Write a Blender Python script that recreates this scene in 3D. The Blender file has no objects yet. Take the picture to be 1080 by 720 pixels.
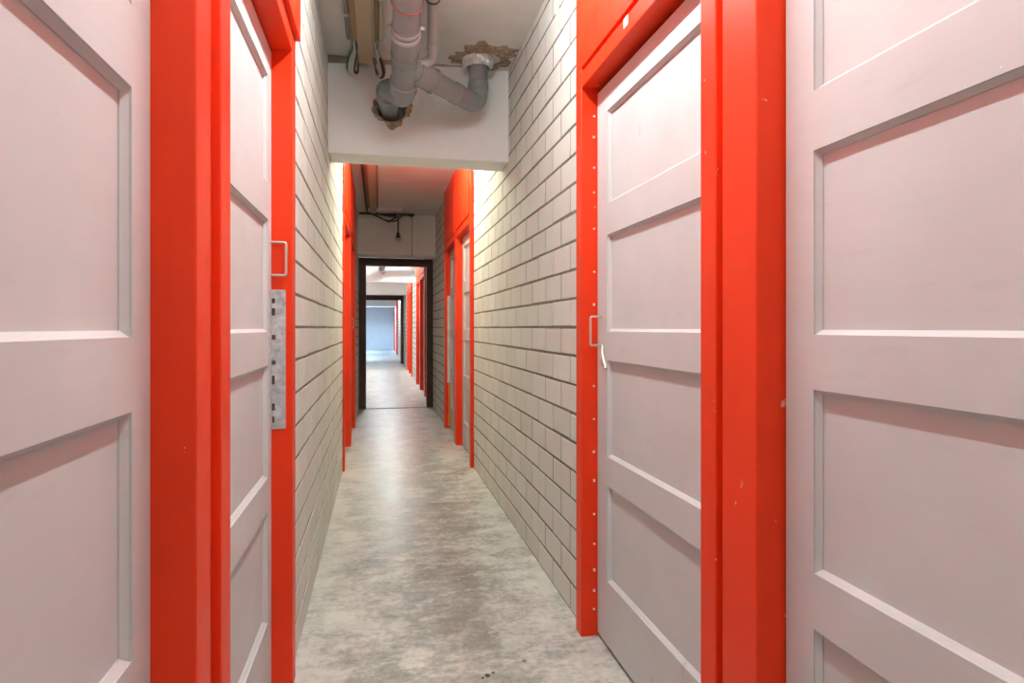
import bpy, bmesh, math, random
from mathutils import Vector, Matrix, noise
random.seed(7)
sc = bpy.context.scene
col = sc.collection
PI = math.pi

# ------------------------------------------------------------------ geometry constants (metres; corridor runs along +Y)
XR, XL = 0.762, -0.285            # brick faces
FR, FL = 0.735, -0.270            # faces of the red frames
LR, LL = 0.797, -0.334            # faces of the door leaves
ZC = 2.70                         # ceiling
YBACK, YEND = -4.2, 33.7

# ------------------------------------------------------------------ materials
def new_mat(name):
    m = bpy.data.materials.new(name); m.use_nodes = True
    nt = m.node_tree; nt.nodes.clear()
    out = nt.nodes.new('ShaderNodeOutputMaterial'); b = nt.nodes.new('ShaderNodeBsdfPrincipled')
    nt.links.new(b.outputs[0], out.inputs[0])
    return m, nt, b
def N(nt, t, **kw):
    n = nt.nodes.new(t)
    for k, v in kw.items():
        if k in n.inputs: n.inputs[k].default_value = v
        else: setattr(n, k, v)
    return n
def pos(nt, scale=(1,1,1)):
    g = nt.nodes.new('ShaderNodeNewGeometry'); mp = nt.nodes.new('ShaderNodeMapping')
    mp.inputs['Scale'].default_value = scale
    nt.links.new(g.outputs['Position'], mp.inputs['Vector'])
    return mp.outputs[0]
def noise_n(nt, vec, scale, detail=4, rough=.55):
    n = N(nt, 'ShaderNodeTexNoise', Scale=scale, Detail=detail, Roughness=rough)
    nt.links.new(vec, n.inputs['Vector']); return n.outputs['Fac']
def ramp(nt, fac, stops, interp='LINEAR'):
    r = nt.nodes.new('ShaderNodeValToRGB'); cr = r.color_ramp; cr.interpolation = interp
    while len(cr.elements) < len(stops): cr.elements.new(.5)
    for e, (p, c) in zip(cr.elements, stops):
        e.position = p; e.color = (*c, 1) if len(c) == 3 else c
    nt.links.new(fac, r.inputs[0]); return r.outputs[0]
def mix(nt, fac, a, b, mode='MIX'):
    m = nt.nodes.new('ShaderNodeMix'); m.data_type = 'RGBA'; m.blend_type = mode
    for s, v in ((m.inputs['Factor'], fac), (m.inputs['A'], a), (m.inputs['B'], b)):
        pass
    i = {'f': m.inputs[0], 'a': m.inputs[6], 'b': m.inputs[7]}
    for s, v in ((i['f'], fac), (i['a'], a), (i['b'], b)):
        if hasattr(v, 'links'): nt.links.new(v, s)
        elif isinstance(v, (int, float)): s.default_value = v
        else: s.default_value = (*v, 1)
    return m.outputs[2]
def math_n(nt, op, a, b=0.0, clamp=False):
    m = nt.nodes.new('ShaderNodeMath'); m.operation = op; m.use_clamp = clamp
    for s, v in ((m.inputs[0], a), (m.inputs[1], b)):
        if hasattr(v, 'links'): nt.links.new(v, s)
        else: s.default_value = v
    return m.outputs[0]
def bump(nt, b, h, strength=.2, dist=.002):
    n = N(nt, 'ShaderNodeBump', Strength=strength, Distance=dist)
    nt.links.new(h, n.inputs['Height']); nt.links.new(n.outputs[0], b.inputs['Normal'])

def mat_plain(name, c, rough=.5, metal=0., var=.06, scale=14, bs=.1):
    m, nt, b = new_mat(name)
    v = pos(nt); f = noise_n(nt, v, scale)
    lo = tuple(x*(1-var) for x in c); hi = tuple(min(1, x*(1+var)) for x in c)
    nt.links.new(ramp(nt, f, [(.3, lo), (.7, hi)]), b.inputs['Base Color'])
    b.inputs['Roughness'].default_value = rough; b.inputs['Metallic'].default_value = metal
    if bs: bump(nt, b, noise_n(nt, v, scale*6), bs)
    return m

def mat_paint(name, c, rough, chip, chip_amt, grain_axis, scuff):
    m, nt, b = new_mat(name)
    v = pos(nt)
    big = noise_n(nt, v, 3.5, 3)
    base = ramp(nt, big, [(.3, tuple(x*.95 for x in c)), (.7, tuple(min(1, x*1.04) for x in c))])
    sc_ = {'z': (60, 60, 2.5), 'y': (60, 2.5, 60)}[grain_axis]
    gr = noise_n(nt, pos(nt, sc_), 1.0, 4)
    base = mix(nt, math_n(nt, 'MULTIPLY', ramp(nt, gr, [(.35, (0,0,0)), (.65, (1,1,1))]), .07), base, tuple(x*.8 for x in c))
    # knots / grime
    kn = N(nt, 'ShaderNodeTexVoronoi', Scale=1.0); kn.feature = 'F1'
    nt.links.new(pos(nt, (5, 7, 2.6)), kn.inputs['Vector'])
    base = mix(nt, ramp(nt, kn.outputs['Distance'], [(.03, (.45,.45,.45)), (.085, (0,0,0))]), base, tuple(x*.62 for x in c))
    # worn spots through the paint
    ch = noise_n(nt, pos(nt, (1, 1, .7)), 26, 5, .6)
    base = mix(nt, ramp(nt, ch, [(chip_amt, (0,0,0)), (chip_amt+.02, (1,1,1))]), base, chip)
    if scuff:
        s2 = noise_n(nt, pos(nt, (9, 5, 22)), 1.6, 3)
        base = mix(nt, math_n(nt, 'MULTIPLY', ramp(nt, s2, [(.62, (0,0,0)), (.72, (1,1,1))]), .16), base, tuple(x*.72 for x in c))
    nt.links.new(base, b.inputs['Base Color'])
    rr = ramp(nt, noise_n(nt, v, 9), [(.3, (rough-.06,)*3), (.7, (rough+.08,)*3)])
    nt.links.new(rr, b.inputs['Roughness']); b.inputs['Specular IOR Level'].default_value = .25
    bump(nt, b, gr, .12, .0015)
    return m

M = {}
M['red'] = mat_paint('red_gloss_paint', (.80, .041, .007), .38, (.85, .5, .36), .70, 'z', False)
M['redh'] = mat_paint('red_gloss_paint_level_grain', (.80, .041, .007), .38, (.85, .5, .36), .70, 'y', False)
M['door'] = mat_paint('pale_grey_door_paint', (.605, .600, .600), .52, (.85, .83, .80), .755, 'y', True)

def brick_mat(name, c1, c2, c3):
    m, nt, b = new_mat(name)
    g = nt.nodes.new('ShaderNodeNewGeometry')
    base = ramp(nt, g.outputs['Random Per Island'], [(0, c1), (.5, c2), (1, c3)])
    v = pos(nt)
    st = noise_n(nt, v, 7, 5, .6)
    base = mix(nt, math_n(nt, 'MULTIPLY', ramp(nt, st, [(.42, (0,0,0)), (.75, (1,1,1))]), .22), base, tuple(x*.72 for x in c2))
    pit = noise_n(nt, v, 90, 3, .7)
    base = mix(nt, ramp(nt, pit, [(.70, (0,0,0)), (.76, (.5,.5,.5))]), base, tuple(x*.5 for x in c2))
    nt.links.new(base, b.inputs['Base Color']); b.inputs['Roughness'].default_value = .85
    bump(nt, b, noise_n(nt, v, 120, 4, .7), .35, .002)
    return m
M['brick'] = brick_mat('pale_sand_lime_brick', (.66, .63, .575), (.70, .672, .62), (.73, .705, .655))
M['mortar'] = mat_plain('grey_mortar', (.175, .157, .13), .95, 0, .25, 30, .5)
M['ceiling'] = mat_plain('off_white_ceiling_paint', (.82, .79, .76), .85, 0, .05, 4, .15)
M['beam'] = mat_plain('white_painted_concrete', (.87, .87, .855), .75, 0, .03, 6, .12)
M['raw'] = mat_plain('bare_concrete', (.45, .40, .36), .9, 0, .2, 12, .3)
M['white_wall'] = mat_plain('white_wall_paint', (.74, .75, .77), .8, 0, .03, 3, .05)
M['brown'] = mat_plain('dark_brown_paint', (.055, .017, .010), .55, 0, .2, 8, .1)
M['pvc'] = mat_plain('grey_drain_plastic', (.25, .258, .264), .11, 0, .05, 8, .02)
M['pvc_l'] = mat_plain('pale_grey_drain_plastic', (.45, .45, .45), .25, 0, .04, 8, .02)
M['rim'] = mat_plain('dull_red_rim', (.36, .10, .09), .4, 0, .05, 8, 0)
M['rubber'] = mat_plain('black_rubber', (.02, .02, .02), .6)
M['mortar_patch'] = mat_plain('crumbly_brown_mortar', (.36, .27, .19), .95, 0, .45, 40, .8)
M['foil'] = mat_plain('crumpled_foil_tape', (.82, .82, .80), .35, .35, .15, 30, .8)
M['wood'] = mat_paint('bare_pine_board', (.50, .40, .285), .65, (.42, .33, .23), .70, 'y', True)
M['wood_d'] = mat_paint('aged_pine_batten', (.36, .25, .13), .7, (.3, .2, .1), .66, 'y', True)
M['conduit'] = mat_plain('cream_conduit', (.60, .53, .38), .5, 0, .1, 12, .02)
M['conduit_g'] = mat_plain('grey_conduit', (.26, .26, .255), .45, 0, .1, 12, .02)
M['cable_w'] = mat_plain('off_white_cable_sheath', (.62, .60, .54), .5, 0, .05, 12, 0)
M['cable_k'] = mat_plain('dark_cable_sheath', (.05, .045, .04), .5, 0, .1, 12, 0)
M['cable_g'] = mat_plain('green_cable_sheath', (.02, .22, .13), .45, 0, .05, 12, 0)
M['metal'] = mat_plain('bare_steel', (.62, .58, .50), .38, .7, .08, 20, .1)
M['galv'] = mat_plain('spotted_galvanised_steel', (.52, .55, .565), .5, .3, .3, 45, .2)
M['plate'] = mat_plain('pale_painted_steel', (.66, .67, .65), .45, .1, .08, 10, .05)
M['rust'] = mat_plain('dark_rusty_slot', (.07, .055, .045), .8, .1, .3, 30, .2)
M['yellow'] = mat_plain('yellow_edge_strip', (.62, .44, .06), .5, 0, .1, 20, 0)
M['white_pl'] = mat_plain('white_plastic', (.78, .77, .74), .4, 0, .03, 8, 0)
M['foam'] = mat_plain('cream_sealant', (.78, .74, .60), .6, 0, .06, 20, .1)
M['nail'] = mat_plain('pale_filler_dot', (.80, .62, .55), .6, 0, .1, 60, .1)
M['dark'] = mat_plain('dark_storeroom_plaster', (.06, .055, .05), .9, 0, .1, 6, 0)

def floor_mat():
    m, nt, b = new_mat('worn_polished_concrete')
    v = pos(nt)
    n1 = noise_n(nt, pos(nt, (1.6, 1.0, 1)), 2.6, 8, .62)
    n2 = noise_n(nt, pos(nt, (.8, 1.6, 1)), 9, 6, .65)
    n3 = noise_n(nt, v, 40, 5, .65)
    g = nt.nodes.new('ShaderNodeSeparateXYZ'); nt.links.new(v, g.inputs[0])
    d = math_n(nt, 'ABSOLUTE', math_n(nt, 'SUBTRACT', g.outputs[0], .26))
    tread = ramp(nt, d, [(.14, (.098,)*3), (.54, (.0,)*3)])              # the worn, greyer walking line down the middle
    t = math_n(nt, 'ADD', math_n(nt, 'MULTIPLY', n1, .40), math_n(nt, 'MULTIPLY', n2, .33))
    t = math_n(nt, 'ADD', t, math_n(nt, 'MULTIPLY', n3, .27))
    t = math_n(nt, 'SUBTRACT', t, tread)
    base = ramp(nt, t, [(.33, (.20, .202, .188)), (.39, (.285, .288, .265)), (.43, (.36, .362, .332)), (.465, (.455, .455, .415)), (.505, (.55, .545, .50)), (.57, (.65, .64, .59))])
    n4 = noise_n(nt, pos(nt, (1.2, 1.5, 1)), 4.2, 9, .68)                # thin cement film worn off in ragged patches
    base = mix(nt, math_n(nt, 'MULTIPLY', ramp(nt, math_n(nt, 'SUBTRACT', n4, math_n(nt, 'MULTIPLY', tread, .8)), [(.475, (0,)*3), (.51, (1,)*3)]), .42), base, (.66, .655, .605))
    n5 = noise_n(nt, pos(nt, (1.1, 2.0, 1)), 6.5, 8, .7)
    base = mix(nt, math_n(nt, 'MULTIPLY', ramp(nt, n5, [(.585, (0,)*3), (.62, (1,)*3)]), .35), base, (.23, .22, .195))
    sp = N(nt, 'ShaderNodeTexVoronoi', Scale=3.2); nt.links.new(v, sp.inputs['Vector'])
    base = mix(nt, ramp(nt, sp.outputs['Distance'], [(.018, (.7,)*3), (.034, (0,)*3)]), base, (.10, .09, .08))
    nt.links.new(base, b.inputs['Base Color'])
    nt.links.new(ramp(nt, t, [(.36, (.30,)*3), (.60, (.50,)*3)]), b.inputs['Roughness'])
    b.inputs['Specular IOR Level'].default_value = .5
    bump(nt, b, n2, .10, .004)
    return m
M['floor'] = floor_mat()

def glass_mat():
    m, nt, b = new_mat('clear_bulb_glass')
    b.inputs['Transmission Weight'].default_value = 1.0; b.inputs['Roughness'].default_value = .02; b.inputs['IOR'].default_value = 1.3
    return m
M['glass'] = glass_mat()
def emit_mat(name, c, s):
    m, nt, b = new_mat(name)
    b.inputs['Base Color'].default_value = (.9, .9, .9, 1)
    b.inputs['Emission Color'].default_value = (*c, 1); b.inputs['Emission Strength'].default_value = s
    return m

# ------------------------------------------------------------------ mesh helpers
class MB:
    def __init__(s): s.v = []; s.f = []
    def add(s, vs, fs):
        o = len(s.v); s.v += [tuple(p) for p in vs]; s.f += [tuple(i+o for i in f) for f in fs]; return s
    def box(s, x0, x1, y0, y1, z0, z1, ch=0.0):
        x0, x1 = sorted((x0, x1)); y0, y1 = sorted((y0, y1)); z0, z1 = sorted((z0, z1))
        if ch <= 0:
            vs = [(x, y, z) for x in (x0, x1) for y in (y0, y1) for z in (z0, z1)]
            return s.add(vs, [(0,1,3,2), (4,6,7,5), (0,4,5,1), (2,3,7,6), (0,2,6,4), (1,5,7,3)])
        bm = bmesh.new(); bmesh.ops.create_cube(bm, size=1)
        for w in bm.verts:
            w.co = Vector(((x0+x1)/2 + w.co.x*(x1-x0), (y0+y1)/2 + w.co.y*(y1-y0), (z0+z1)/2 + w.co.z*(z1-z0)))
        bmesh.ops.bevel(bm, geom=bm.edges[:], offset=ch, segments=2, affect='EDGES', profile=.5)
        s.bm(bm); return s
    def bm(s, bm):
        bm.verts.index_update()
        s.add([w.co for w in bm.verts], [[w.index for w in f.verts] for f in bm.faces]); bm.free()
    def tube(s, pts, r, seg=16, cap=True):
        P = [Vector(p) for p in pts]; n = len(P)
        R = r if isinstance(r, (list, tuple)) else [r]*n
        T = [(P[min(i+1, n-1)] - P[max(i-1, 0)]).normalized() for i in range(n)]
        up = Vector((0, 0, 1)) if abs(T[0].z) < .9 else Vector((1, 0, 0))
        a = T[0].cross(up).normalized(); vs = []
        for i in range(n):
            a = (a - T[i]*a.dot(T[i])).normalized(); b = T[i].cross(a)
            for k in range(seg):
                t = 2*PI*k/seg; vs.append(P[i] + (a*math.cos(t) + b*math.sin(t))*R[i])
        fs = [(i*seg+k, i*seg+(k+1) % seg, (i+1)*seg+(k+1) % seg, (i+1)*seg+k) for i in range(n-1) for k in range(seg)]
        if cap: fs += [tuple(range(seg))[::-1], tuple((n-1)*seg+k for k in range(seg))]
        return s.add(vs, fs)
    def build(s, name, mat, parent=None, smooth=False):
        me = bpy.data.meshes.new(name); me.from_pydata(s.v, [], s.f); me.materials.append(M[mat] if isinstance(mat, str) else mat)
        bm = bmesh.new(); bm.from_mesh(me); bmesh.ops.recalc_face_normals(bm, faces=bm.faces[:]); bm.to_mesh(me); bm.free()
        if smooth:
            me.shade_smooth()
            try: me.set_sharp_from_angle(angle=math.radians(38))
            except Exception: pass
        o = bpy.data.objects.new(name, me); col.objects.link(o)
        if parent:
            o.parent = parent; o.matrix_parent_inverse = Matrix.Translation(-Vector(parent_world(parent)))
        return o
def parent_world(p):
    l = Vector(p.location)
    while p.parent is not None:
        p = p.parent
    return l if l.length or True else l
def tag(o, label, cat, kind=None, group=None):
    o['label'] = label; o['category'] = cat
    if kind: o['kind'] = kind
    if group: o['group'] = group
    return o
def empty(name, loc, label, cat, kind=None, group=None):
    o = bpy.data.objects.new(name, None); o.empty_display_size = .05; o.location = loc; col.objects.link(o)
    return tag(o, label, cat, kind, group)
def fillet(pts, r, n=8):
    """polyline with rounded corners"""
    P = [Vector(p) for p in pts]; out = [P[0]]
    for i in range(1, len(P)-1):
        a, b, c = P[i-1], P[i], P[i+1]
        rr = min(r, (a-b).length*.49, (c-b).length*.49)
        p0 = b + (a-b).normalized()*rr; p1 = b + (c-b).normalized()*rr
        for k in range(n+1):
            t = k/n; out.append(p0*(1-t)**2 + b*2*t*(1-t) + p1*t*t)
    out.append(P[-1]); return out

# ------------------------------------------------------------------ floor, ceiling, brick walls
def slab(name, x0, x1, y0, y1, z0, z1, mat, label, cat):
    return tag(MB().box(x0, x1, y0, y1, z0, z1).build(name, mat), label, cat, 'structure')
slab('floor', -1.5, 1.9, YBACK-.2, YEND+.2, -.12, 0, 'floor', 'patchy grey polished concrete floor running the whole length of the corridor', 'floor')
slab('ceiling', -1.5, 1.9, YBACK-.2, YEND+.2, ZC, ZC+.12, 'ceiling', 'off-white painted concrete ceiling above the beams and the pipes', 'ceiling')

BW, BH = .2625, .1152
def brick_wall(name, X, n, segs, phase, label, zt=ZC, th=.11):
    """courses of separate bricks in front of a mortar bed; n = +1 faces +X, -1 faces -X"""
    mb, mo = MB(), MB()
    hj, vj, c, d = .0055, .0055, .0014, .0022
    for (y0, y1) in segs:
        mo.box(X-n*d, X-n*th, y0, y1, 0, zt)
        for k in range(int(zt/BH)+1):
            z0, z1 = k*BH+hj, min((k+1)*BH-hj, zt-.004)
            if z1 - z0 < .015: continue
            off = phase + (BW/2 if k % 2 else 0)
            j = math.floor((y0-off)/BW)
            while off + j*BW < y1:
                a = max(off+j*BW+vj, y0+.001); b = min(off+(j+1)*BW-vj, y1-.001); j += 1
                if b-a < .02: continue
                jt = lambda: random.uniform(-.0014, .0014)
                A, B, C, D = a+jt(), b+jt(), z0+jt(), z1+jt()
                x = X + n*random.uniform(-.0012, .0004); xb = X-n*d*1.2
                vs = [(x, A+c, C+c), (x, B-c, C+c), (x, B-c, D-c), (x, A+c, D-c), (xb, A, C), (xb, B, C), (xb, B, D), (xb, A, D)]
                mb.add(vs, [(0,1,2,3), (0,4,5,1), (1,5,6,2), (2,6,7,3), (3,7,4,0)])
    o = mb.build(name, 'brick'); tag(o, label, 'wall', 'structure')
    mo.build('mortar', 'mortar', o)
    return o
R_SEGS = [(-4.2, .165), (2.305, 5.14), (7.31, 9.2), (9.32, 10.60), (12.98, 15.0), (17.35, 20.5), (20.62, 26.8), (28.75, 31.2), (33.2, 33.7)]
L_SEGS = [(-4.2, .165), (2.180, 5.20), (7.53, 9.2)]
# -- split: each stretch of brickwork is built in the one wall of its side
brick_wall('wall_right', XR, -1, R_SEGS, 2.7335, 'pale sand-lime brick wall with grey joints on the right side of the corridor')
brick_wall('wall_left', XL, 1, L_SEGS, 2.552, 'pale sand-lime brick wall with dark level joints on the left of the corridor')
brick_wall('wall_left_far', -1.22, 1, [(9.32, YEND)], 2.5, 'brick wall set back on the left beyond the dark brown doorway')
tag(MB().box(-1.33, XL-.01, 9.2, 9.32, 0, ZC).build('wall_return', 'white_wall'), 'short wall where the passage widens behind the left dark brown post', 'wall', 'structure')
tag(MB().box(-1.5, 1.9, YBACK-.12, YBACK, 0, ZC).build('wall_back', 'white_wall'), 'white wall closing the corridor behind the viewer', 'wall', 'structure')
tag(MB().box(-1.5, 1.9, YEND, YEND+.12, 0, ZC).build('wall_end', 'white_wall'), 'pale blue-white wall closing the far end of the corridor', 'wall', 'structure')

# ------------------------------------------------------------------ beams
def beam_with_hole(name, x0, x1, y0, y1, z0, z1, hole, label):
    bm = bmesh.new(); c = .006
    if hole:
        hx, hz, hr = hole
        rect = [bm.verts.new(p) for p in ((x0, y0, z0+c), (x1, y0, z0+c), (x1, y0, z1), (x0, y0, z1))]
        es = [bm.edges.new((rect[i], rect[(i+1) % 4])) for i in range(4)]
        n = 28; cir = []
        for k in range(n):
            rr = hr*(1+.05*math.sin(3*k)); cir.append(bm.verts.new((hx+rr*math.cos(2*PI*k/n), y0, hz+rr*math.sin(2*PI*k/n))))
        es += [bm.edges.new((cir[i], cir[(i+1) % n])) for i in range(n)]
        bmesh.ops.triangle_fill(bm, use_beauty=True, edges=es)
        back = [bm.verts.new((v.co.x, y0+.15, v.co.z)) for v in cir]
        for i in range(n): bm.faces.new((cir[i], cir[(i+1) % n], back[(i+1) % n], back[i]))
        bm.faces.new(back)
    mb = MB()
    if hole: mb.bm(bm)
    else:
        bm.free(); mb.add([(x0, y0, z0+c), (x1, y0, z0+c), (x1, y0, z1), (x0, y0, z1)], [(0, 1, 2, 3)])
    vs = [(x0, y0, z0+c), (x1, y0, z0+c), (x0, y0+c, z0), (x1, y0+c, z0), (x0, y1-c, z0), (x1, y1-c, z0), (x0, y1, z0+c), (x1, y1, z0+c), (x0, y1, z1), (x1, y1, z1), (x0, y0, z1), (x1, y0, z1)]
    mb.add(vs, [(0,2,3,1), (2,4,5,3), (4,6,7,5), (6,8,9,7), (0,10,8,6,4,2), (1,3,5,7,9,11)])
    return tag(mb.build(name, 'beam'), label, 'beam', 'structure')
HOLE = (.070, 2.425, .085)
B1 = beam_with_hole('beam', XL, XR, 3.72, 3.95, 2.145, ZC, HOLE, 'white concrete beam nearest the viewer, with a drain pipe going into it')
MB().add([(XL, 3.716, ZC), (.50, 3.716, ZC), (.50, 3.716, ZC-.006), (XL, 3.716, ZC-.045), (XL, 3.73, ZC), (.50, 3.73, ZC), (.50, 3.73, ZC-.006), (XL, 3.73, ZC-.045)],
         [(0,3,2,1), (4,5,6,7), (3,7,6,2), (0,4,7,3), (1,2,6,5), (0,1,5,4)]).build('bare_edge_strip', 'raw', B1)
beam_with_hole('beam', XL, XR, 8.75, 9.17, 2.142, ZC, None, 'greyish white beam above the dark brown doorway, behind the hanging bulb')
beam_with_hole('beam', -1.22, XR, 13.75, 14.0, 2.13, ZC, None, 'brightly lit white beam seen through the doorway, behind a grey cross pipe')
beam_with_hole('beam', -1.22, XR, 19.1, 19.4, 2.13, ZC, None, 'white beam seen through the doorway, just before the second dark lintel')
beam_with_hole('beam', -1.22, XR, 28.9, 29.2, 2.10, ZC, None, 'farthest white beam, just in front of the blue-lit end wall')
beam_with_hole('beam', -1.22, XR, 31.6, 31.8, 2.17, ZC, None, 'thin bluish beam close to the end wall')

# dark brown doorways
def brown_frame(y0, y1, xa, xb, pw, zt, ztop, label):
    t = empty('trim_0', ((xa+xb)/2, y0, 0), label, 'door frame', 'structure')
    MB().box(xa, xa+pw, y0, y1, 0, zt, .004).build('post', 'brown', t)
    MB().box(xb-pw, xb, y0, y1, 0, zt, .004).build('post', 'brown', t)
    MB().box(xa, xb, y0, y1, zt, ztop, .004).build('head', 'brown', t)
    return t
NT = [0]
b1 = brown_frame(9.18, 9.31, XL, XR+.01, .10, 2.035, 2.142, 'open dark brown door frame across the corridor under the second beam'); b1.name = 'trim_1'
b2 = brown_frame(20.5, 20.62, -1.22, XR+.01, .10, 2.03, 2.18, 'dark brown lintel and frame far down the corridor beyond the first doorway'); b2.name = 'trim_2'
tag(MB().box(-1.22, XR, 20.52, 20.6, 2.18, ZC).build('wall_above_lintel', 'white_wall'), 'wall above the far dark lintel', 'wall', 'structure')
sill = tag(MB().box(XL+.1, XR-.09, 9.14, 9.19, 0, .006, .002).build('trim_3', 'raw'), 'thin rough threshold line on the floor in the dark brown doorway', 'threshold', 'structure')

# ------------------------------------------------------------------ doors and frames
PZ = [(.245, .585), (.690, 1.034), (1.137, 1.482), (1.594, 1.925)]
def make_door(num, side, y0, y1, label, st=.105, handle=True, hz=1.36, z0=.014, z1=2.024):
    n = -1 if side == 'R' else 1
    X = LR if side == 'R' else LL
    t = empty('door_%d' % num, (X, (y0+y1)/2, 0), label, 'door', 'structure')
    P = lambda y, z, d: (X - n*d, y, z)                  # d = depth into the leaf
    mb = MB(); e = .003; w, D = .009, .0145; ya, yb = y0+st, y1-st
    ys = [y0+e, ya, yb, y1-e]; zs = [z0+e] + [q for p in PZ for q in p] + [z1-e]
    for i in range(3):
        for k in range(len(zs)-1):
            if i == 1 and k % 2 == 1: continue
            mb.add([P(ys[i], zs[k], 0), P(ys[i+1], zs[k], 0), P(ys[i+1], zs[k+1], 0), P(ys[i], zs[k+1], 0)], [(0, 1, 2, 3)])
    for (a, b) in PZ:                                     # chamfered sticking round each panel
        o = [(ya, a), (yb, a), (yb, b), (ya, b)]; q = [(ya+w, a+w), (yb-w, a+w), (yb-w, b-w), (ya+w, b-w)]
        for i in range(4):
            j = (i+1) % 4
            mb.add([P(*o[i], 0), P(*o[j], 0), P(*o[j], .0035), P(*o[i], .0035)], [(0, 1, 2, 3)])
            mb.add([P(*o[i], .0035), P(*o[j], .0035), P(*q[j], .012), P(*q[i], .012)], [(0, 1, 2, 3)])
            mb.add([P(*q[i], .012), P(*q[j], .012), P(*q[j], D+.004), P(*q[i], D+.004)], [(0, 1, 2, 3)])
    o = [(y0+e, z0+e), (y1-e, z0+e), (y1-e, z1-e), (y0+e, z1-e)]; q = [(y0, z0), (y1, z0), (y1, z1), (y0, z1)]
    for i in range(4):
        j = (i+1) % 4
        mb.add([P(*o[i], 0), P(*o[j], 0), P(*q[j], e), P(*q[i], e)], [(0, 1, 2, 3)])
        mb.add([P(*q[i], e), P(*q[j], e), P(*q[j], .04), P(*q[i], .04)], [(0, 1, 2, 3)])
    mb.add([P(y, z, .04) for y, z in q], [(0, 1, 2, 3)])
    mb.build('leaf', 'door', t)
    for (a, b) in PZ:
        MB().box(X-n*D, X-n*(D+.012), ya+w-.003, yb-w+.003, a+w-.003, b-w+.003).build('panel', 'door', t)
    if handle:
        hy = y1-.055; r = .0042
        pr = .046
        pts = fillet([P(hy, hz-.052, 0), P(hy, hz-.052, -pr), P(hy, hz+.052, -pr), P(hy, hz+.052, 0)], .008, 4)
        h = MB().tube(pts, r, 8).build('handle', 'metal', t, True)
        MB().tube([P(hy, hz-.115, -.004), P(hy, hz-.115, .0)], .011, 12).build('keyhole_plate', 'metal', t, True)
    return t

def make_frame(num, side, y0, p0, p1, y1, label, ztop=2.03, full_posts=False, panel_out=0.0, groove=.018, face=None, extra=None):
    """posts y0..p0 and p1..y1, a head between them and a closing panel up to the ceiling"""
    n = -1 if side == 'R' else 1
    F = face if face is not None else (FR if side == 'R' else FL)
    B = F - n*.13
    t = empty('trim_%d' % num, (F, (y0+y1)/2, 0), label, 'door frame', 'structure')
    hz = ztop+.058
    pt = ZC if full_posts else hz+groove
    for a, b in ((y0, p0), (p1, y1)):
        MB().box(F, B, a, b, 0, pt, .003).build('post', 'red', t)
    MB().box(F, B, p0, p1, ztop, hz, .003).build('head', 'redh', t)
    if full_posts:
        MB().box(F-n*.012, B, p0, p1, hz, hz+.03).build('head_groove', 'redh', t)
        MB().box(F+n*.004, B, p0+.006, p1-.006, hz+groove, ZC).build('transom_panel', 'red', t)
    else:
        MB().box(F-n*.022, B, p0-.01, p1+.01, hz, hz+.03).build('head_groove', 'redh', t)
        MB().box(F+n*panel_out, B, y0, y1, hz+groove, ZC, .002).build('transom_panel', 'redh', t)
    return t

# bay 1, right side
make_frame(4, 'R', .165, .240, 1.129, 1.257, 'red frame around the nearest right door, its thick post between two doors')
make_frame(5, 'R', 1.285, 1.353, 2.242, 2.305, 'red frame of the farther near door on the right, with pale nail dots', ztop=2.040)
make_door(1, 'R', .244, 1.1255, 'pale grey four-panel door nearest the viewer on the right', st=.085, handle=False)
make_door(2, 'R', 1.357, 2.2385, 'pale grey four-panel door on the right with a handle beside the brick wall', hz=1.138)
lt = bpy.data.objects['door_2']
MB().tube([(LR-.004, 2.172, 1.085), (LR-.008, 2.165, 1.06), (LR-.004, 2.140, 1.005)], [.004, .006, .007], 8).build('latch_bar', 'metal', lt, True)
# bay 1, left side
make_frame(6, 'L', .085, .160, 1.030, 1.112, 'red frame with a wide dark reveal around the nearest left door', panel_out=.016, groove=.004)
make_frame(7, 'L', 1.182, 1.254, 2.108, 2.180, 'red frame of the farther near door on the left, with a galvanised strip', panel_out=.016, groove=.004)
make_door(3, 'L', .164, 1.0455, 'pale grey four-panel door nearest the viewer on the left', st=.087, handle=False)
make_door(4, 'L', 1.258, 2.150, 'pale grey four-panel door on the left with a handle and a galvanised strip', hz=1.367)
O = bpy.data.objects
# the gap between the two frames of a pair is closed by a thin red fillet at its bottom
for (num, side, a, b, d) in ((8, 'R', 1.257, 1.285, .022), (9, 'L', 1.112, 1.182, .016)):
    F, n = (FR, -1) if side == 'R' else (FL, 1)
    tag(MB().box(F-n*d, F-n*.12, a, b, 0, 2.095).build('trim_%d' % num, 'red'),
        'narrow recessed red strip between the two near %s door frames' % ('right' if side == 'R' else 'left'), 'trim', 'structure')
for (num, side, a, b) in ((10, 'R', 1.257, 1.285), (11, 'L', 1.112, 1.182)):
    F, n = (FR, -1) if side == 'R' else (FL, 1)
    tag(MB().box(F-n*.004, F-n*.12, a, b, 2.095, ZC).build('trim_%d' % num, 'red'),
        'red filler strip between the two near %s panels above the doors' % ('right' if side == 'R' else 'left'), 'trim', 'structure')
# pale nail dots down the reveal of the right frame
fr5 = O['trim_5']
for z in (1.94, 1.865, 1.75, 1.655, 1.52, 1.36, 1.24, .93, .81, .69, .575, .455, .345, .25, .165, .10):
    MB().tube([(LR-.012+random.uniform(-.003, .003), 2.2425, z+random.uniform(-.01, .01)), (LR-.012, 2.2395, z)], .0042, 8).build('nail', 'nail', fr5, True)
# small white sticker on the panel above it
MB().box(FR-.0012, FR+.004, 1.79, 1.825, 2.066, 2.096).build('sticker', 'white_pl', fr5)
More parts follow.
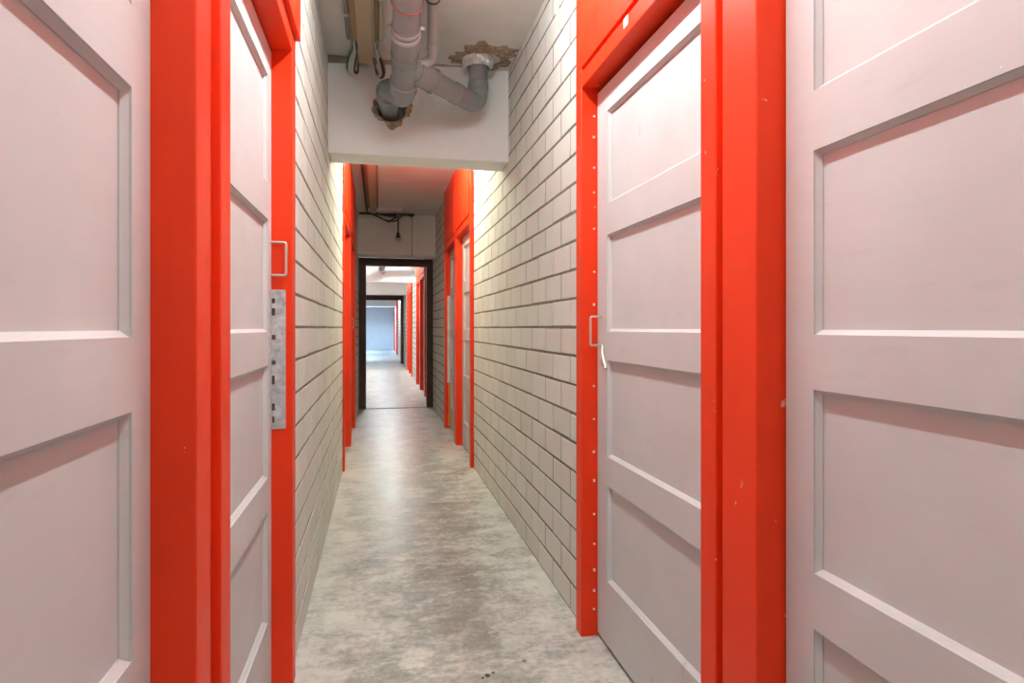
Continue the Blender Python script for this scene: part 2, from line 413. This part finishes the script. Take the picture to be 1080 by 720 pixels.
# galvanised strip on the left far post, with rusty slots
fr7 = O['trim_7']
mb = MB(); mb.box(-.338, -.2905, 2.103, 2.108, .83, 1.270, .001); mb.box(-.338, -.332, 2.06, 2.108, .83, 1.270, .001)
gs = mb.build('security_strip', 'galv', fr7)
for z in (.86, .90, .985, 1.04, 1.12, 1.20, 1.235):
    h_ = random.uniform(.006, .016); w_ = random.uniform(.003, .007)
    MB().box(-.327-w_, -.327+w_, 2.1015, 2.104, z-h_, z+h_, .001).build('slot', 'rust', gs)
for z in (.85, 1.25): MB().tube([(-.300, 2.104, z), (-.300, 2.1005, z)], .004, 8).build('screw', 'metal', gs, True)

# bay 2
make_frame(12, 'R', 5.14, 5.21, 6.15, 6.225, 'red frame of the nearer right-hand door beyond the white beam', full_posts=True)
make_frame(13, 'R', 6.240, 6.31, 7.245, 7.31, 'red frame with a tall pale strip beyond the white beam on the right', full_posts=True)
make_door(5, 'R', 5.214, 6.146, 'grey panelled door just beyond the white beam on the right', handle=False)
make_door(6, 'R', 6.314, 7.241, 'grey door beside the tall pale metal strip on the right', handle=False)
make_frame(14, 'L', 5.20, 5.27, 6.29, 6.37, 'red frame of the nearer left-hand door beyond the white beam', full_posts=True, panel_out=.0)
make_frame(15, 'L', 6.385, 6.46, 7.44, 7.53, 'red frame of the farther left-hand door beyond the white beam', full_posts=True)
make_door(7, 'L', 5.274, 6.286, 'grey door hidden in the nearer left recess beyond the white beam', handle=False)
make_door(8, 'L', 6.464, 7.436, 'grey door hidden in the farther left recess beyond the white beam', hz=1.20)
fr13 = O['trim_13']
MB().box(.764, .797, 7.236, 7.244, .52, 1.515, .001).build('security_strip', 'plate', fr13)
MB().box(.780, .790, 7.238, 7.2445, .02, .515).build('edge_strip', 'yellow', fr13)
MB().box(.772, .790, 7.222, 7.236, 1.06, 1.13, .003).build('padlock', 'metal', fr13)

# bays beyond the dark doorway: right side only
far = [(16, 10.60, 10.67, 11.72, 11.79, 'red frame nearest beyond the dark brown doorway'), (17, 11.80, 11.87, 12.91, 12.98, 'second red frame beyond the dark brown doorway'),
       (18, 15.0, 15.07, 16.08, 16.17, 'red frame just past the brightly lit beam with the cross pipe'), (19, 16.18, 16.25, 17.28, 17.35, 'red frame second past the brightly lit beam'),
       (20, 26.8, 26.87, 27.7, 27.77, 'red frame before the farthest white beam'), (21, 27.78, 27.85, 28.68, 28.75, 'red frame under the farthest white beam'),
       (22, 31.2, 31.27, 32.1, 32.17, 'pinkish red frame beside the blue end wall, nearer of two'), (23, 32.18, 32.25, 33.13, 33.2, 'pinkish red frame farthest away beside the blue end wall')]
for i, (num, a, b, c, d, lab) in enumerate(far):
    make_frame(num, 'R', a, b, c, d, lab, full_posts=True)
    make_door(9+i, 'R', b+.004, c-.004, 'grey door in the ' + lab.replace(' frame', '-framed opening', 1), handle=False)

# ------------------------------------------------------------------ drain pipes under the ceiling of bay 1
pipe = empty('drain_pipe', (.122, 3.1, 2.46), 'grey plastic drain pipe with branches hanging below the ceiling and entering the white beam', 'pipe')
ax = lambda y: (.118 + (y-2.75)*.007, y, 2.561 - (y-2.75)*.32)
main = MB().tube(fillet([(.1165, 2.50, 2.70), (.1165, 2.50, 2.64), ax(2.62), ax(3.31)], .10), .0625, 28).build('main_pipe', 'pvc', pipe, True)
def ring(ya, yb, r, nm='coupling', mat='pvc', par=main):
    a, b = Vector(ax(ya)), Vector(ax(yb)); d = b-a
    return MB().tube([a, a+d*.06, a+d*.94, b], [r-.003, r, r, r-.003], 28).build(nm, mat, par, True)
ring(2.60, 2.758, .0705); ring(2.758, 2.764, .072, 'gasket', 'rim')
ring(2.885, 2.890, .0655)
ring(2.930, 2.948, .0690, 'collar_ring', 'pvc_l'); ring(2.950, 3.06, .0665); ring(3.055, 3.063, .0685)
ring(3.10, 3.106, .066)
ring(3.255, 3.31, .0705); ring(3.247, 3.255, .073)
# bracket with its ears
cl = ring(2.895, 2.910, .0660, 'pipe_clamp', 'pvc_l', pipe)
for sx in (-1, 1):
    c0 = Vector(ax(2.902)); MB().box(c0.x+sx*.064, c0.x+sx*.084, 2.894, 2.910, c0.z-.008, c0.z+.008, .002).build('clamp_ear', 'metal', cl)
# bend into the beam
pts = fillet([ax(3.29), ax(3.36), (.052, 3.46, 2.435), (.050, 3.60, 2.438), (.056, 3.82, 2.430)], .05, 8)
el = MB().tube(pts, .062, 28).build('beam_bend', 'pvc', pipe, True)
MB().tube([(.0505, 3.50, 2.437), (.0503, 3.507, 2.437), (.050, 3.585, 2.438), (.050, 3.592, 2.438)], [.062, .070, .070, .062], 28).build('coupling', 'pvc', el, True)
# branch crossing to the right-hand riser
EL = (.556, 3.585, 2.425); S0 = Vector(ax(3.14))
d = (Vector(EL)-S0)
br = MB().tube(fillet([S0, EL, (.556, 3.585, 2.70)], .085, 10), .0545, 26).build('branch_pipe', 'pvc', pipe, True)
for (t0, t1, r) in ((.12, .34, .063), (.62, .70, .0585), (.335, .36, .0655)):
    MB().tube([S0+d*t0, S0+d*(t0+.01), S0+d*(t1-.01), S0+d*t1], [r-.004, r, r, r-.004], 26).build('coupling', 'pvc', br, True)
MB().tube([(.556, 3.585, 2.51), (.556, 3.585, 2.515), (.556, 3.585, 2.555), (.556, 3.585, 2.56)], [.055, .059, .059, .055], 26).build('coupling', 'pvc', br, True)
# thin pipe beside the main one
sm = MB().tube(fillet([(.232, 2.60, 2.672), (.237, 2.87, 2.648), (.262, 3.18, 2.490), (.150, 3.18, 2.440)], .045, 8), .0255, 20).build('small_pipe', 'pvc_l', pipe, True)
MB().tube([(.233, 2.62, 2.668), (.2368, 2.865, 2.6483)], .034, 20).build('coupling', 'pvc_l', sm, True)
MB().tube([(.2368, 2.865, 2.6483), (.237, 2.875, 2.6468)], .0365, 20).build('gasket', 'rubber', sm, True)
MB().tube([(.2575, 3.125, 2.518), (.254, 3.08, 2.541)], .0295, 20).build('coupling', 'pvc_l', sm, True)

# ragged mortar round the two holes, foil collar
def ragged(name, c, axis, r0, r1, amp, th, mat, seed, n=46, squash=(1, 1)):
    """irregular lumpy annulus; axis 'z' hangs below a ceiling, 'y' stands on a wall facing -Y"""
    mb = MB(); rings = 5; vs = []
    for i in range(rings):
        t = i/(rings-1)
        for k in range(n):
            a = 2*PI*k/n
            R = r1 + amp*noise.noise((math.cos(a)*2.3+seed, math.sin(a)*2.3, seed*1.7)) + amp*.5*noise.noise((math.cos(a)*7, math.sin(a)*7+seed, 3))
            rr = r0 + (R-r0)*t
            h = th*(1-t**2)*(.65+.7*abs(noise.noise((rr*40*math.cos(a), rr*40*math.sin(a), seed)))) + (.001 if i < rings-1 else 0)
            u, w = rr*math.cos(a)*squash[0], rr*math.sin(a)*squash[1]
            vs.append((c[0]+u, c[1]+w, c[2]-h) if axis == 'z' else (c[0]+u, c[1]-h, c[2]+w))
    fs = [(i*n+k, i*n+(k+1) % n, (i+1)*n+(k+1) % n, (i+1)*n+k) for i in range(rings-1) for k in range(n)]
    o = len(vs)
    base = [((p[0], p[1], c[2]) if axis == 'z' else (p[0], c[1], p[2])) for p in vs[:n]] + [((p[0], p[1], c[2]) if axis == 'z' else (p[0], c[1], p[2])) for p in vs[-n:]]
    vs += base
    fs += [(k, (k+1) % n, o+(k+1) % n, o+k) for k in range(n)]
    fs += [((rings-1)*n+k, (rings-1)*n+(k+1) % n, o+n+(k+1) % n, o+n+k) for k in range(n)]
    fs += [(o+k, o+(k+1) % n, o+n+(k+1) % n, o+n+k) for k in range(n)]
    return mb.add(vs, fs).build(name, mat)
tag(ragged('mortar_patch', (.575, 3.585, ZC), 'z', .107, .162, .10, .018, 'mortar_patch', 2.2, squash=(1.05, .96)), 'crumbly brown mortar patch on the ceiling around the right-hand pipe', 'mortar patch')
tag(ragged('mortar_patch', (HOLE[0], 3.72, HOLE[1]), 'y', .086, .104, .035, .010, 'mortar_patch', 5.1), 'ragged brown mortar patch on the white beam around the main pipe hole', 'mortar patch')
mb = MB(); n = 40; vs = []
for i, (z, r) in enumerate(((2.699, .092), (2.686, .090), (2.668, .086), (2.650, .082), (2.638, .068), (2.655, .062))):
    for k in range(n):
        a = 2*PI*k/n; rr = r + (.003, .004, .012, .016, .004, .002)[i]*noise.noise((math.cos(a)*9, math.sin(a)*9, i*1.9)); zz = min(ZC-.001, z + ((.005 if i < 3 else .010)*noise.noise((math.cos(a)*6, math.sin(a)*6, i+4.)) if i else 0))
        vs.append((.556+rr*math.cos(a), 3.585+rr*math.sin(a), zz))
mb.add(vs, [(i*n+k, i*n+(k+1) % n, (i+1)*n+(k+1) % n, (i+1)*n+k) for i in range(5) for k in range(n)])
tag(mb.build('foil_collar', 'foil'), 'crumpled silvery foil collar around the right-hand pipe where it meets the ceiling', 'collar')

# ------------------------------------------------------------------ boards, conduits and cables under the ceiling
def board(y0, y1, label):
    t = empty('cable_board', (-.072, (y0+y1)/2, ZC), label, 'board')
    MB().box(-.112, -.036, y0, y1, 2.640, 2.672, .002).build('plank', 'wood', t)
    MB().box(-.140, -.112, y0, y1-.25, 2.655, ZC, .002).build('batten', 'wood_d', t)
    MB().box(-.034, -.012, y0, y1-.25, 2.655, ZC, .002).build('batten', 'wood_d', t)
    MB().box(-.110, -.038, y0+.2, y1-.2, 2.672, ZC).build('packer', 'wood_d', t)
    return t
board(.9, 3.66, 'pale pine cable board under the ceiling in front of the white beam')
board(3.97, 8.40, 'brown-looking pine cable board under the ceiling beyond the white beam')
def cond(pts, r, mat, name, label, cat='conduit', clips=()):
    o = tag(MB().tube(pts, r, 12).build(name, mat, None, True), label, cat)
    for p in clips: MB().tube([(p[0], p[1]-.008, p[2]), (p[0], p[1]+.008, p[2])], r+.006, 12).build('clip', 'white_pl', o, True)
    return o
cond([(-.158, .9, 2.672), (-.158, 3.42, 2.672)], .010, 'conduit_g', 'conduit', 'grey conduit on the left of the pine cable board before the white beam', clips=((-.158, 3.15, 2.672),))
cond([(.006, .9, 2.680), (.006, 3.45, 2.680)], .010, 'conduit', 'conduit', 'cream conduit on the right of the pine cable board before the white beam', clips=((.006, 2.98, 2.680), (.006, 3.42, 2.680)))
cond([(-.0305, .9, 2.6455), (-.0305, 3.40, 2.6455)], .004, 'cable_w', 'cable', 'thin off-white cable along the right edge of the pine board', 'cable')
cond([(-.165, 3.97, 2.672), (-.155, 8.45, 2.672)], .013, 'cable_k', 'conduit', 'dark conduit beside the board beyond the white beam')
def loop(x, s, mats, label):
    t = empty('cable_loop', (x, 3.6, 2.56), label, 'cable loop')
    for i, (m, dx, dz) in enumerate(mats):
        a = Vector((x+s*.008+dx*.3, 3.44+.012*i, 2.680))
        pts = [a, a+Vector((0, .09, -.006)), Vector((x-s*.006+dx, 3.62, 2.640+dz)), Vector((x-s*.012+dx, 3.655, 2.606+dz)), Vector((x-s*.004+dx*.9, 3.672, 2.594+dz)),
               Vector((x+s*.012+dx*.5, 3.678, 2.604+dz)), Vector((x+s*.016, 3.675, 2.645)), Vector((x+s*.016, 3.67, 2.685))]
        MB().tube(fillet(pts, .03, 5), .0085 if i else .006, 10).build('cable', m, t, True)
    return t
loop(-.136, 1, (('cable_g', -.030, .004), ('cable_w', -.016, -.006), ('cable_w', -.003, -.012), ('cable_k', .006, -.006), ('cable_w', -.010, .012)), 'looped green and off-white cables left of the pine board at the white beam')
loop(-.013, -1, (('cable_w', .020, -.010), ('cable_w', .008, -.018), ('cable_k', .026, -.020), ('conduit_g', .030, -.006)), 'looped grey and off-white cables right of the pine board at the white beam')
# cream sealant drip on the right-hand wall
mb = MB(); mb.tube([(.752, 2.66, 2.66), (.752, 2.645, 2.60), (.754, 2.628, 2.545), (.755, 2.622, 2.49), (.757, 2.620, 2.445)], [.009, .011, .007, .009, .004], 10)
mb.tube([(.752, 2.70, 2.695), (.752, 2.66, 2.66)], [.006, .009], 10)
tag(mb.build('sealant_drip', 'foam', None, True), 'cream sealant drip running down the upper right brick wall by the red frame', 'drip')

# cables, bulb and trunking at the second beam
tag(MB().box(-.02, .30, 8.28, 8.34, 2.655, ZC-.0005, .004).build('trunking', 'white_pl'), 'short white trunking on the ceiling above the hanging bulb', 'trunking')
bun = empty('cable_bundle', (.1, 8.5, 2.6), 'dark tangle of cables under the ceiling between the board and the second beam', 'cables')
for i, p in enumerate(([(-.12, 8.46, 2.665), (.0, 8.55, 2.61), (.12, 8.6, 2.575), (.25, 8.6, 2.585), (.26, 8.50, 2.63)], [(-.05, 8.45, 2.66), (.1, 8.5, 2.625), (.24, 8.45, 2.62), (.36, 8.55, 2.665), (.44, 8.68, 2.66)],
                       [(-.1, 8.45, 2.64), (.05, 8.6, 2.60), (.14, 8.62, 2.565), (.17, 8.58, 2.60), (.3, 8.5, 2.65)], [(-.26, 8.55, 2.66), (-.14, 8.5, 2.655), (0, 8.5, 2.645), (.2, 8.52, 2.655), (.46, 8.6, 2.672)])):
    MB().tube(fillet(p, .06, 5), .011 if i < 3 else .016, 8).build('cable', 'cable_k', bun, True)
MB().box(.22, .29, 8.40, 8.47, 2.60, 2.655, .006).build('junction_box', 'cable_k', bun)
bulb = empty('pendant_bulb', (.243, 8.42, 2.34), 'unlit clear bulb hanging on a short dark flex before the second beam', 'bulb')
MB().tube([(.246, 8.43, 2.597), (.244, 8.42, 2.50), (.243, 8.42, 2.40)], .010, 8).build('flex', 'cable_k', bulb, True)
MB().tube([(.243, 8.42, 2.405), (.243, 8.42, 2.395), (.243, 8.42, 2.345), (.243, 8.42, 2.33)], [.010, .021, .021, .012], 14).build('socket', 'rubber', bulb, True)
bm = bmesh.new(); bmesh.ops.create_uvsphere(bm, u_segments=20, v_segments=12, radius=.044)
for v in bm.verts:
    if v.co.z > .02: v.co.x *= 1-(v.co.z-.02)*12; v.co.y *= 1-(v.co.z-.02)*12
    v.co += Vector((.243, 8.42, 2.332))
mb = MB(); mb.bm(bm); mb.build('glass_globe', 'glass', bulb, True)
tag(MB().tube([(.443, 8.745, 2.665), (.440, 8.745, 2.13)], .005, 8).build('beam_wire', 'conduit_g', None, True), 'thin wire running down the face of the second beam', 'wire')  # wire lies along the beam face, it does not hang free

# far grey cross pipe
fp = empty('drain_pipe', (.35, 13.5, 2.39), 'grey drain pipe crossing in front of the bright beam seen through the doorway', 'pipe')
MB().tube(fillet([(.07, 13.5, 2.385), (.62, 13.5, 2.40), (.64, 13.5, 2.70)], .09), .060, 20).build('cross_pipe', 'pvc_l', fp, True)
MB().tube([(.06, 13.40, 2.385), (.07, 13.52, 2.385), (.07, 13.76, 2.37)], .075, 20).build('beam_bend', 'pvc', fp, True)
MB().tube(fillet([(.07, 13.45, 2.40), (.09, 12.6, 2.60), (.09, 12.4, 2.70)], .06), .06, 20).build('main_pipe', 'pvc', fp, True)

# small dark crumbs on the floor in the foreground
from_px = [(.350, 2.055, .008), (.372, 2.07, .005), (.332, 2.045, .005), (.49, 2.12, .009)]
lab = ['largest black crumb of the small group on the near floor', 'small black crumb right of the largest one on the near floor', 'small black crumb left of the largest one on the near floor', 'brown crumb on the near floor towards the right-hand door']
for (x, y, r), l in zip(from_px, lab):
    bm = bmesh.new(); bmesh.ops.create_icosphere(bm, subdivisions=2, radius=r)
    for v in bm.verts:
        v.co *= 1 + .5*noise.noise(v.co*90+Vector((x*40, y*30, 0))); v.co.z *= .25; v.co += Vector((x, y, r*.22))
    mb = MB(); mb.bm(bm); tag(mb.build('floor_crumb', 'rust' if r < .0085 else 'wood_d', None, True), l, 'crumb', None, 'crumbs on the near floor')

# ------------------------------------------------------------------ lamps (batten fittings with bare tubes)
def lamp(x, y0, y1, c, s, label, z=ZC, drop=.070):
    t = empty('ceiling_lamp', (x, (y0+y1)/2, z), label, 'lamp')
    MB().box(x-.03, x+.03, y0-.04, y1+.04, z-.045, z, .004).build('housing', 'white_pl', t)
    for y in (y0-.03, y1+.03): MB().box(x-.012, x+.012, y-.008, y+.008, z-drop-.015, z-.045, .002).build('end_holder', 'white_pl', t)
    tb = MB().tube([(x, y0-.02, z-drop), (x, y1+.02, z-drop)], .013, 10).build('tube', emit_mat('tube_glow_%d' % int(y0*10+500), c, s), t, True)
    return t
LW = (.83, 1.0, 1.0)
lamp(.25, .45, 2.40, LW, 195, 'batten tube lamp on the ceiling above the near doors', drop=.11)
lamp(.24, -2.4, -1.4, LW, 190, 'added fill lamp, a batten tube on the ceiling behind the viewer')  # unseen lamp added as frontal fill for the near doors and beam
lamp(.24, 4.5, 5.7, (.94, 1.0, .80), 265, 'batten tube lamp hidden behind the white beam')
lamp(.20, 12.1, 13.1, (.94, 1.0, 1.0), 520, 'batten tube lamp beyond the dark brown doorway')
lamp(.20, 15.6, 16.8, (.92, .98, 1.0), 700, 'batten tube lamp past the beam with the cross pipe')
lamp(.00, 24.0, 25.2, (.78, .92, 1.0), 500, 'batten tube lamp between the far lintel and the last beam')
lamp(-.2, 30.0, 31.2, (.44, .68, 1.0), 1500, 'added cool batten tube standing in for daylight near the blue end wall')  # added tube in place of bluish daylight from a side opening

# ------------------------------------------------------------------ world, camera, view
w = bpy.data.worlds.new('dark_surround'); sc.world = w; w.use_nodes = True
w.node_tree.nodes['Background'].inputs[0].default_value = (.02, .02, .02, 1)
w.node_tree.nodes['Background'].inputs[1].default_value = 0.0
cam = bpy.data.cameras.new('camera'); co = bpy.data.objects.new('camera', cam); col.objects.link(co)
F_PX = 665.0; TH = math.atan(140.0/F_PX)
cam.sensor_fit = 'HORIZONTAL'; cam.sensor_width = 36.0; cam.lens = F_PX/1080*36; cam.shift_y = -14.5/1080
cam.clip_start = .02
co.location = (0, 0, 1.15); co.rotation_euler = (PI/2, 0, -TH)
sc.camera = co
try:
    sc.cycles.max_bounces = 14; sc.cycles.diffuse_bounces = 4; sc.cycles.sample_clamp_indirect = 6.0
except Exception: pass
vs_ = sc.view_settings
vs_.view_transform = 'Standard'; vs_.look = 'None'; vs_.gamma = 1.0; vs_.exposure = 0.06; vs_.use_curve_mapping = False
